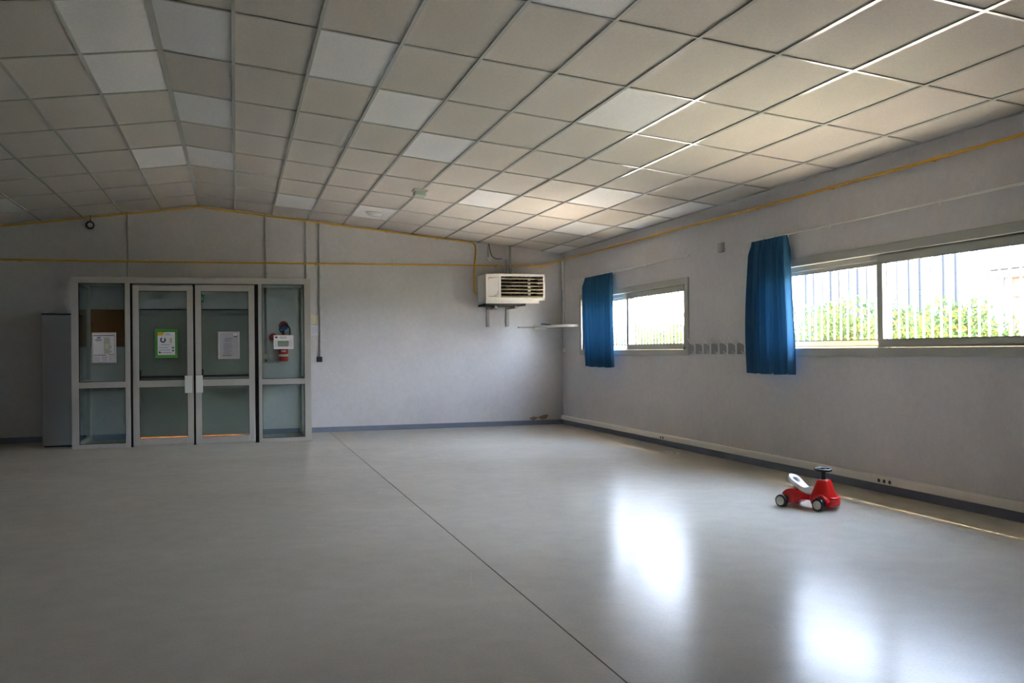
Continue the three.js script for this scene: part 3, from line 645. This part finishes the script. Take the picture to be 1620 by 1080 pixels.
{
  const z0 = -11.23, z1 = -9.30, c = thing('coat_rack', 'grey wall board with seven white coat hooks beside the curtain', 'coat rack', [XR, 1.27, (z0 + z1) / 2]);
  const m = (z0 + z1) / 2;
  part('board', bx(-0.016, 0, 0, 0.13, z0 - m, z1 - m, 0.004), mat(rgb(0.30, 0.30, 0.305), 0.55), c, 'grey backing board');
  const hookZ = [-11.07, -10.85, -10.65, -10.44, -10.23, -10.02, -9.81];
  for (const z of hookZ) part('hook', [bx(-0.026, -0.016, -0.012, 0.135, z - m - 0.014, z - m + 0.014, 0.003),
    tube([[-0.02, 0.10, z - m], [-0.05, 0.12, z - m], [-0.09, 0.15, z - m], [-0.115, 0.19, z - m]], 0.006, 12, 7, true), new THREE.SphereGeometry(0.010, 10, 8).translate(-0.116, 0.192, z - m),
    tube([[-0.02, 0.03, z - m], [-0.045, 0.008, z - m], [-0.06, 0.015, z - m], [-0.066, 0.04, z - m]], 0.006, 12, 7, true)], M.whiteGloss, c);
}
{
  const b = thing('wall_sensor', 'small grey box high on the wall between the windows', 'sensor', [XR, 2.505, -10.345]);
  part('body', bx(-0.04, 0, 0, 0.115, -0.055, 0.055, 0.006), M.conduit, b);
  part('cover', bx(-0.046, -0.04, 0.012, 0.103, -0.043, 0.043, 0.003), M.winFrame, b);
}
{
  const t = thing('cable_trunking', 'white cable trunking running low along the window wall', 'trunking', [XR, 0, -6.1]);
  const za = ZB + 0.01 + 6.1, zb = ZF + 6.1;
  part('duct', bx(-0.045, 0, 0.085, 0.158, za, zb, 0.004), M.pvc, t);
  part('cover', bx(-0.051, -0.045, 0.092, 0.145, za + 0.005, zb, 0.002), M.pvc, t);
  for (const [z, n] of [[-12.01, 2], [-7.33, 3]]) for (let i = 0; i < n; i++) {
    const s = part('socket', bx(-0.056, -0.051, 0.094, 0.143, z + 6.1 + (i - n / 2) * 0.075, z + 6.1 + (i - n / 2) * 0.075 + 0.066, 0.002), M.pvc, t);
    part('outlet', new THREE.CylinderGeometry(0.017, 0.017, 0.003, 18).rotateZ(Math.PI / 2).translate(-0.057, 0.118, z + 6.1 + (i - n / 2) * 0.075 + 0.033), M.darkSteel, s, 'dark socket hole');
  }
}

// ------------------------------------------------------------------ ceiling fittings
{
  const [x, y, z] = onCeil(4.95, 5.50);
  const l = thing('emergency_light', 'small clear emergency light box under the ceiling tiles', 'light', [x, y - 0.004, z]);
  l.rotation.z = -TR;
  part('base', bx(-0.09, 0.09, -0.02, 0, -0.10, 0.10, 0.006), M.white, l);
  part('lens', bx(-0.075, 0.075, -0.085, -0.02, -0.085, 0.085, 0.014), mat(rgb(0.62, 0.74, 0.60), 0.15), l, 'pale green lens');
  part('lens_rim', [bx(-0.08, 0.08, -0.032, -0.02, -0.09, 0.09, 0.004)], M.white, l);
}
{
  const [x, y, z] = onCeil(4.52, 7.50);
  const l = thing('ceiling_spotlight', 'round white downlight set in a white ceiling tile', 'light', [x, y + 0.004, z]);
  l.rotation.z = -TR;
  const pts = [[0, -0.055], [0.06, -0.052], [0.10, -0.038], [0.125, -0.012], [0.13, 0.004], [0, 0.004]].map(([a, b]) => new THREE.Vector2(a, b));
  part('dome', new THREE.LatheGeometry(pts, 32), M.whiteGloss, l);
  part('rim', new THREE.TorusGeometry(0.135, 0.010, 8, 36).rotateX(Math.PI / 2).translate(0, -0.002, 0), M.aluEdge, l);
}

// ------------------------------------------------------------------ ride-on toy
{
  const T = thing('ride_on_toy', 'red and white ride-on toy car with black steering wheel', 'toy car', [4.597, 0, -6.97], Math.atan2(0.43, 0.90));
  const bevel = { bevelEnabled: true, bevelSize: 0.014, bevelThickness: 0.014, bevelSegments: 4, curveSegments: 14 };
  // side profiles in (forward, up); extruded over the width
  const sideways = (shape, w, o = bevel) => { const g = new THREE.ExtrudeGeometry(shape, { depth: w - 2 * o.bevelThickness, ...o }); g.translate(0, 0, -(w / 2 - o.bevelThickness)); g.rotateY(-Math.PI / 2); return toCreasedNormals(g, 0.7); };
  // front hood: a tapering rounded tower, drawn as rings from the bottom up [height, back, front, half width]
  const loft = (rings, n = 28, pw = 4) => {
    const pos = [], idx = [];
    rings.forEach(([y, z0, z1, hw]) => { for (let i = 0; i < n; i++) { const a = i / n * Math.PI * 2, c = Math.cos(a), q = Math.sin(a), k = Math.pow(Math.abs(c) ** pw + Math.abs(q) ** pw, -1 / pw); pos.push(c * k * hw, y, (z0 + z1) / 2 + q * k * (z1 - z0) / 2); } });
    for (let r = 0; r < rings.length - 1; r++) for (let i = 0; i < n; i++) { const a = r * n + i, b = r * n + (i + 1) % n, c = a + n, d = b + n; idx.push(a, c, b, b, c, d); }
    const last = rings.length - 1, c0 = pos.length / 3; pos.push(0, rings[0][0], (rings[0][1] + rings[0][2]) / 2, 0, rings[last][0], (rings[last][1] + rings[last][2]) / 2);
    for (let i = 0; i < n; i++) { idx.push(c0, i, (i + 1) % n); idx.push(c0 + 1, last * n + (i + 1) % n, last * n + i); }
    const g = new THREE.BufferGeometry(); g.setAttribute('position', new THREE.Float32BufferAttribute(pos, 3)); g.setIndex(idx); g.computeVertexNormals();
    const h = g.toNonIndexed(); h.setAttribute('uv', new THREE.Float32BufferAttribute(new Float32Array(h.attributes.position.count * 2), 2)); return toCreasedNormals(h, 0.75);
  };
  part('hood', loft([[0.05, 0.05, 0.232, 0.055], [0.075, 0.046, 0.242, 0.08], [0.105, 0.052, 0.248, 0.088], [0.125, 0.062, 0.242, 0.083], [0.165, 0.078, 0.225, 0.07], [0.205, 0.092, 0.212, 0.06], [0.236, 0.102, 0.202, 0.052], [0.246, 0.108, 0.196, 0.046], [0.249, 0.118, 0.186, 0.036]]), M.red, T);
  part('nose', loft([[0.026, 0.170, 0.255, 0.056], [0.034, 0.160, 0.268, 0.068], [0.058, 0.150, 0.279, 0.076], [0.080, 0.150, 0.277, 0.075], [0.096, 0.150, 0.266, 0.070], [0.108, 0.150, 0.248, 0.062]], 28, 3), M.red, T);
  part('nose_ridge', tube([[-0.064, 0.104, 0.190], [-0.057, 0.104, 0.240], [-0.03, 0.102, 0.265], [0.03, 0.102, 0.265], [0.057, 0.104, 0.240], [0.064, 0.104, 0.190]], 0.010, 40, 8, true), M.red, T);
  for (const sx of [-1, 1]) {
    const arc = new THREE.Shape(); arc.absarc(0.172, 0.053, 0.076, 0.35, Math.PI - 0.05, false); arc.absarc(0.172, 0.053, 0.060, Math.PI - 0.05, 0.35, true); arc.closePath();
    part('front_fender', sideways(arc, 0.044, { bevelEnabled: true, bevelSize: 0.003, bevelThickness: 0.004, bevelSegments: 2, curveSegments: 18 }), M.red, T).position.x = sx * 0.088;
  }
  // rear fender block arched over the back axle
  const rear = new THREE.Shape();
  rear.moveTo(-0.215, 0.06); rear.quadraticCurveTo(-0.215, 0.118, -0.17, 0.135); rear.quadraticCurveTo(-0.125, 0.150, -0.085, 0.128); rear.quadraticCurveTo(-0.045, 0.11, -0.01, 0.10); rear.lineTo(0.04, 0.10); rear.lineTo(0.04, 0.084); rear.lineTo(-0.04, 0.086);
  rear.quadraticCurveTo(-0.075, 0.084, -0.105, 0.05); rear.lineTo(-0.19, 0.042); rear.closePath();
  const rg = sideways(rear, 0.185);
  { const p = rg.attributes.position; for (let i = 0; i < p.count; i++) { const z = p.getZ(i); if (z > -0.10) p.setX(i, p.getX(i) * (1 - 0.45 * Math.min(1, (z + 0.10) / 0.08))); } }
  rg.translate(0, 0, 0.03); part('rear_body', toCreasedNormals(rg, 0.6), M.red, T);
  // seat: a long board with a hand hole, bent upwards at the back
  // drawn as rings from the rim of the hand hole out to the outline, thick in the middle and round at both rims
  const SL = 0.292, QC = 0.218, HW = 0.074;
  const halfW = (q) => q < QC ? 0.046 + (HW - 0.046) * Math.min(1, q / QC) ** 1.6 : HW * Math.sqrt(Math.max(0, 1 - ((q - QC) / (SL - QC)) ** 2));
  const bend = (q) => { const k = Math.min(1, Math.max(0, (q - 0.06) / 0.085)); return -0.36 + 0.98 * k * k * (3 - 2 * k); };
  const line = []; { let z = 0.105, y = 0.203; for (let i = -10; i <= 320; i++) { line.push([z, y]); const a = bend(i / 1000); z -= Math.cos(a) / 1000; y += Math.sin(a) / 1000; } }
  const reach = (a) => { let lo = 0.02, hi = 0.3; for (let i = 0; i < 30; i++) { const r = (lo + hi) / 2, x = Math.abs(Math.cos(a) * r), q = QC + Math.sin(a) * r; if (q >= 0 && q <= SL && x <= halfW(q)) lo = r; else hi = r; } return lo; };
  const NA = 120, NR = 18, sp = [], si = [];
  for (const side of [1, -1]) for (let r = 0; r <= NR; r++) for (let i = 0; i < NA; i++) {
    const a = i / NA * Math.PI * 2, f = r / NR, inner = 1 / Math.hypot(Math.cos(a) / 0.030, Math.sin(a) / 0.027), R0 = inner + (reach(a) - inner) * (0.5 - 0.5 * Math.cos(f * Math.PI));
    const x = Math.cos(a) * R0, q = QC + Math.sin(a) * R0, h = side * 0.021 * Math.sqrt(Math.max(0, 1 - (2 * (0.5 - 0.5 * Math.cos(f * Math.PI)) - 1) ** 4)) - 0.021;
    const u = Math.max(0, q * 1000 + 10), k = Math.min(line.length - 2, Math.floor(u)), w = u - k, z = line[k][0] * (1 - w) + line[k + 1][0] * w, y = line[k][1] * (1 - w) + line[k + 1][1] * w, b = bend(q);
    sp.push(x, y + h * Math.cos(b), z + h * Math.sin(b));
  }
  for (const side of [0, 1]) for (let r = 0; r < NR; r++) for (let i = 0; i < NA; i++) {
    const o = side * (NR + 1) * NA, a = o + r * NA + i, b = o + r * NA + (i + 1) % NA, c = a + NA, d = b + NA;
    if (side) si.push(a, c, b, b, c, d); else si.push(a, b, c, b, d, c);
  }
  let sg = new THREE.BufferGeometry(); sg.setAttribute('position', new THREE.Float32BufferAttribute(sp, 3)); sg.setIndex(si);
  sg = mergeVertices(sg, 1e-5); sg.computeVertexNormals();
  part('seat', sg, M.toyWhite, T, 'white seat with an oval hand hole');
  part('seat_base', loft([[0.098, 0.01, 0.10, 0.030], [0.118, -0.03, 0.105, 0.044], [0.140, -0.085, 0.105, 0.050], [0.160, -0.06, 0.105, 0.050], [0.176, 0.03, 0.105, 0.045]], 24, 3), M.toyWhite, T);
  // wheels
  const prof = [[0.018, -0.026], [0.044, -0.026], [0.051, -0.020], [0.053, -0.006], [0.053, 0.006], [0.051, 0.020], [0.044, 0.026], [0.018, 0.026]].map(([a, b]) => new THREE.Vector2(a, b));
  const tyreG = new THREE.LatheGeometry(prof, 28).rotateZ(Math.PI / 2), hubG = new THREE.LatheGeometry([[0, 0.030], [0.022, 0.0295], [0.037, 0.027], [0.041, 0.022], [0.041, -0.022], [0.037, -0.027], [0.022, -0.0295], [0, -0.030]].map(([a, b]) => new THREE.Vector2(a, b)), 28).rotateZ(Math.PI / 2);
  for (const [sx, z] of [[-1, -0.172], [1, -0.172], [-1, 0.172], [1, 0.172]]) {
    const w = part('wheel', tyreG, M.tyre, T); w.position.set(sx * 0.118, 0.053, z);
    part('hub_cap', hubG, M.hub, w, 'cream hub cap');
  }
  for (const z of [-0.172, 0.172]) part('axle', rod([-0.118, 0.053, z], [0.118, 0.053, z], 0.006), M.steel, T);
  // steering column and wheel
  part('steering_column', new THREE.LatheGeometry([[0.026, 0.240], [0.018, 0.256], [0.015, 0.282], [0.020, 0.312], [0.030, 0.321], [0, 0.323]].map(([a, b]) => new THREE.Vector2(a, b)), 20).translate(0, 0, 0.150), M.tyre, T);
  const sw = part('steering_wheel', new THREE.TorusGeometry(0.062, 0.0105, 12, 36).rotateX(Math.PI / 2 + 0.06).translate(0, 0.329, 0.148), M.tyre, T);
  part('spoke', [bx(-0.058, 0.058, 0.320, 0.331, 0.138, 0.158, 0.003), bx(-0.010, 0.010, 0.320, 0.331, 0.090, 0.146, 0.003)], M.tyre, sw);
}

// ------------------------------------------------------------------ outside the windows
wallMesh('ground', metric(bx(-40, 60, -0.4, -0.12, -70, 40)), M.concrete, 'sunlit pale concrete yard outside the windows', 'ground');
wallMesh('added_green_ground', metric(bx(7.35, 40, -0.2, -0.09, -7.6, 30)), mat(rgb(0.07, 0.095, 0.03), 0.95), 'added dark green ground strip beside the concrete yard', 'ground');  // unseen, added to keep bounced light off the near ceiling
wallMesh('added_pale_ground', metric(bx(7.35, 11.6, -0.2, -0.09, -30, -9.8)), mat(rgb(0.60, 0.56, 0.49), 0.9), 'added pale ground strip outside the window beside the corner shelf', 'ground');  // unseen, added to throw more light up onto the far ceiling
wallMesh('added_dark_ground', metric(bx(XO, 7.35, -0.2, -0.08, ZB - 0.25, ZF + 0.25)), mat(rgb(0.055, 0.045, 0.030), 0.95), 'added dark ground strip along the outside of the window wall', 'ground');  // unseen, added to cut the steep bounce and dim the ceiling edge
WIN.forEach(([a, b], i) => {
  const g = thing('window_grille', ['white vertical bars outside the window beside the corner shelf', 'white vertical bars outside the window opposite the pink house', 'white vertical bars outside the window farthest from the corner shelf'][i], 'grille', [XO + 0.05, 1.20, (a + b) / 2], 0, 'window grilles');
  const h = (b - a) / 2 + 0.05;
  for (const y of [-0.02, 1.16]) part('rail', [bx(-0.006, 0.006, y, y + 0.035, -h, h), bx(-0.05, 0, y, y + 0.03, -h + 0.1, -h + 0.13), bx(-0.05, 0, y, y + 0.03, h - 0.13, h - 0.1)], M.barWhite, g);
  const bar = bx(-0.008, 0.008, 0.0, 1.17, -0.008, 0.008, 0.003);
  for (let z = -h + 0.03; z < h; z += 0.112) part('bar', bar, M.barWhite, g).position.z = z;
});
// hedge of shrubs: leaves around a bushy body
{
  const leafGeo = (n, w, h, d, sd) => {
    seed = sd; const pos = [], col = [], nor = [];
    const v = new THREE.Vector3(), a = new THREE.Vector3(), b = new THREE.Vector3(), nn = new THREE.Vector3();
    for (let i = 0; i < n; i++) {
      // spread through an upright egg, thicker towards its skin
      const th = rnd() * Math.PI * 2, ph = Math.acos(between(-1, 1)), r = Math.pow(rnd(), 0.35);
      const ux = Math.sin(ph) * Math.cos(th), uy = Math.cos(ph), uz = Math.sin(ph) * Math.sin(th), pn = r / Math.pow(ux ** 4 + uy ** 4 + uz ** 4, 0.25);
      v.set(ux * pn * d / 2, (uy * pn * 0.5 + 0.5) * h * 0.9, uz * pn * (w / 2 - 0.05));
      v.y *= 1 + 0.14 * Math.sin(v.z * 7 + sd) + 0.08 * Math.sin(v.z * 17 + v.x * 5); v.y += 0.05;
      nn.set(between(-1, 1), between(-0.2, 1), between(-1, 1)).normalize();
      a.set(between(-1, 1), between(-1, 1), between(-1, 1)).cross(nn).normalize(); b.crossVectors(nn, a);
      const s = between(0.03, 0.06), t = s * 0.5;
      const P = [v.clone().addScaledVector(a, -s), v.clone().addScaledVector(b, -t), v.clone().addScaledVector(a, s), v.clone().addScaledVector(b, t)];
      const k = rnd(), yellow = rnd() < 0.34;
      const c = yellow ? [0.075 + 0.045 * k, 0.068 + 0.035 * k, 0.014 + 0.012 * k] : [0.022 + 0.020 * k, 0.040 + 0.024 * k, 0.014 + 0.010 * k];
      for (const q of [0, 1, 2, 0, 2, 3]) { pos.push(P[q].x, P[q].y, P[q].z); nor.push(nn.x, nn.y, nn.z); col.push(...c); }
    }
    const g = new THREE.BufferGeometry(); g.setAttribute('position', new THREE.Float32BufferAttribute(pos, 3)); g.setAttribute('normal', new THREE.Float32BufferAttribute(nor, 3)); g.setAttribute('color', new THREE.Float32BufferAttribute(col, 3));
    return g;
  };
  const leafMat = new THREE.MeshPhysicalMaterial({ color: 0xffffff, vertexColors: true, roughness: 0.9, specularIntensity: 0, transmission: 0.25, thickness: 0, side: THREE.DoubleSide });
  const stemMat = mat(rgb(0.10, 0.07, 0.04), 0.9);
  const variants = [leafGeo(12000, 1.6, 2.35, 1.7, 901), leafGeo(12000, 1.6, 2.2, 1.6, 902), leafGeo(12000, 1.6, 2.5, 1.8, 903)];
  for (let i = 0; i < 13; i++) {
    const z = -14.15 - i * 1.66;
    const s = thing('hedge_shrub', 'yellow green hedge shrub behind the window bars', 'shrub', [12.6 + between(-0.25, 0.25), -0.12, z], 0, 'hedge shrubs outside the windows');
    const l = part('foliage', variants[i % 3], leafMat, s); l.userData.kind = 'stuff'; l.scale.set(1, between(0.86, 1.0), 1);
    const stems = []; for (let k = 0; k < 4; k++) stems.push(rod([between(-0.1, 0.1), 0, between(-0.2, 0.2)], [between(-0.4, 0.4), 1.4, between(-0.6, 0.6)], 0.02, 6));
    part('stem', stems, stemMat, s);
  }
}
{ // grey barn-like building beyond the hedge
  const b = thing('grey_building', 'tall grey ribbed building beyond the hedge', 'building', [23, -0.12, -26]);
  part('wall', bx(-3, 3, 0, 7.5, -4.4, 4.0), M.greyBarn, b);
  for (let i = 0; i < 17; i++) part('rib', bx(-3.05, -3, 0, 7.4, -4.3 + i * 0.5, -4.22 + i * 0.5), M.greyBarn, b);
  part('roof', bx(-3.3, 3.3, 7.5, 7.7, -4.7, 4.3), M.roofTile, b);
}
{ // pink rendered house at the end of the hedge
  const b = thing('pink_house', 'pink rendered house with white corner downpipe beyond the hedge', 'house', [14, -0.12, -11.5]);
  part('wall', bx(0, 6, 0, 2.72, -3.05, 6), M.pinkWall, b);
  part('cornice', bx(-0.12, 6.1, 2.72, 2.88, -3.35, 6.1, 0.02), M.render, b, 'pale cornice');
  part('corner_band', bx(-0.05, 0.0, 0, 2.72, -3.32, -2.95), M.render, b, 'pale corner band');
  part('string_course', bx(-0.04, 0, 2.36, 2.42, -2.9, 6), M.render, b);
  part('downpipe', rod([-0.11, 0, -3.12], [-0.11, 2.72, -3.12], 0.05), M.barWhite, b, 'white downpipe');
  const s = new THREE.Shape(); s.moveTo(-0.25, 2.88); s.lineTo(3, 4.0); s.lineTo(6.3, 2.88); s.closePath();
  part('roof', new THREE.ExtrudeGeometry(s, { depth: 9.6, bevelEnabled: false }).translate(0, 0, -3.4), M.roofTile, b);
}

renderer.render(scene, camera);
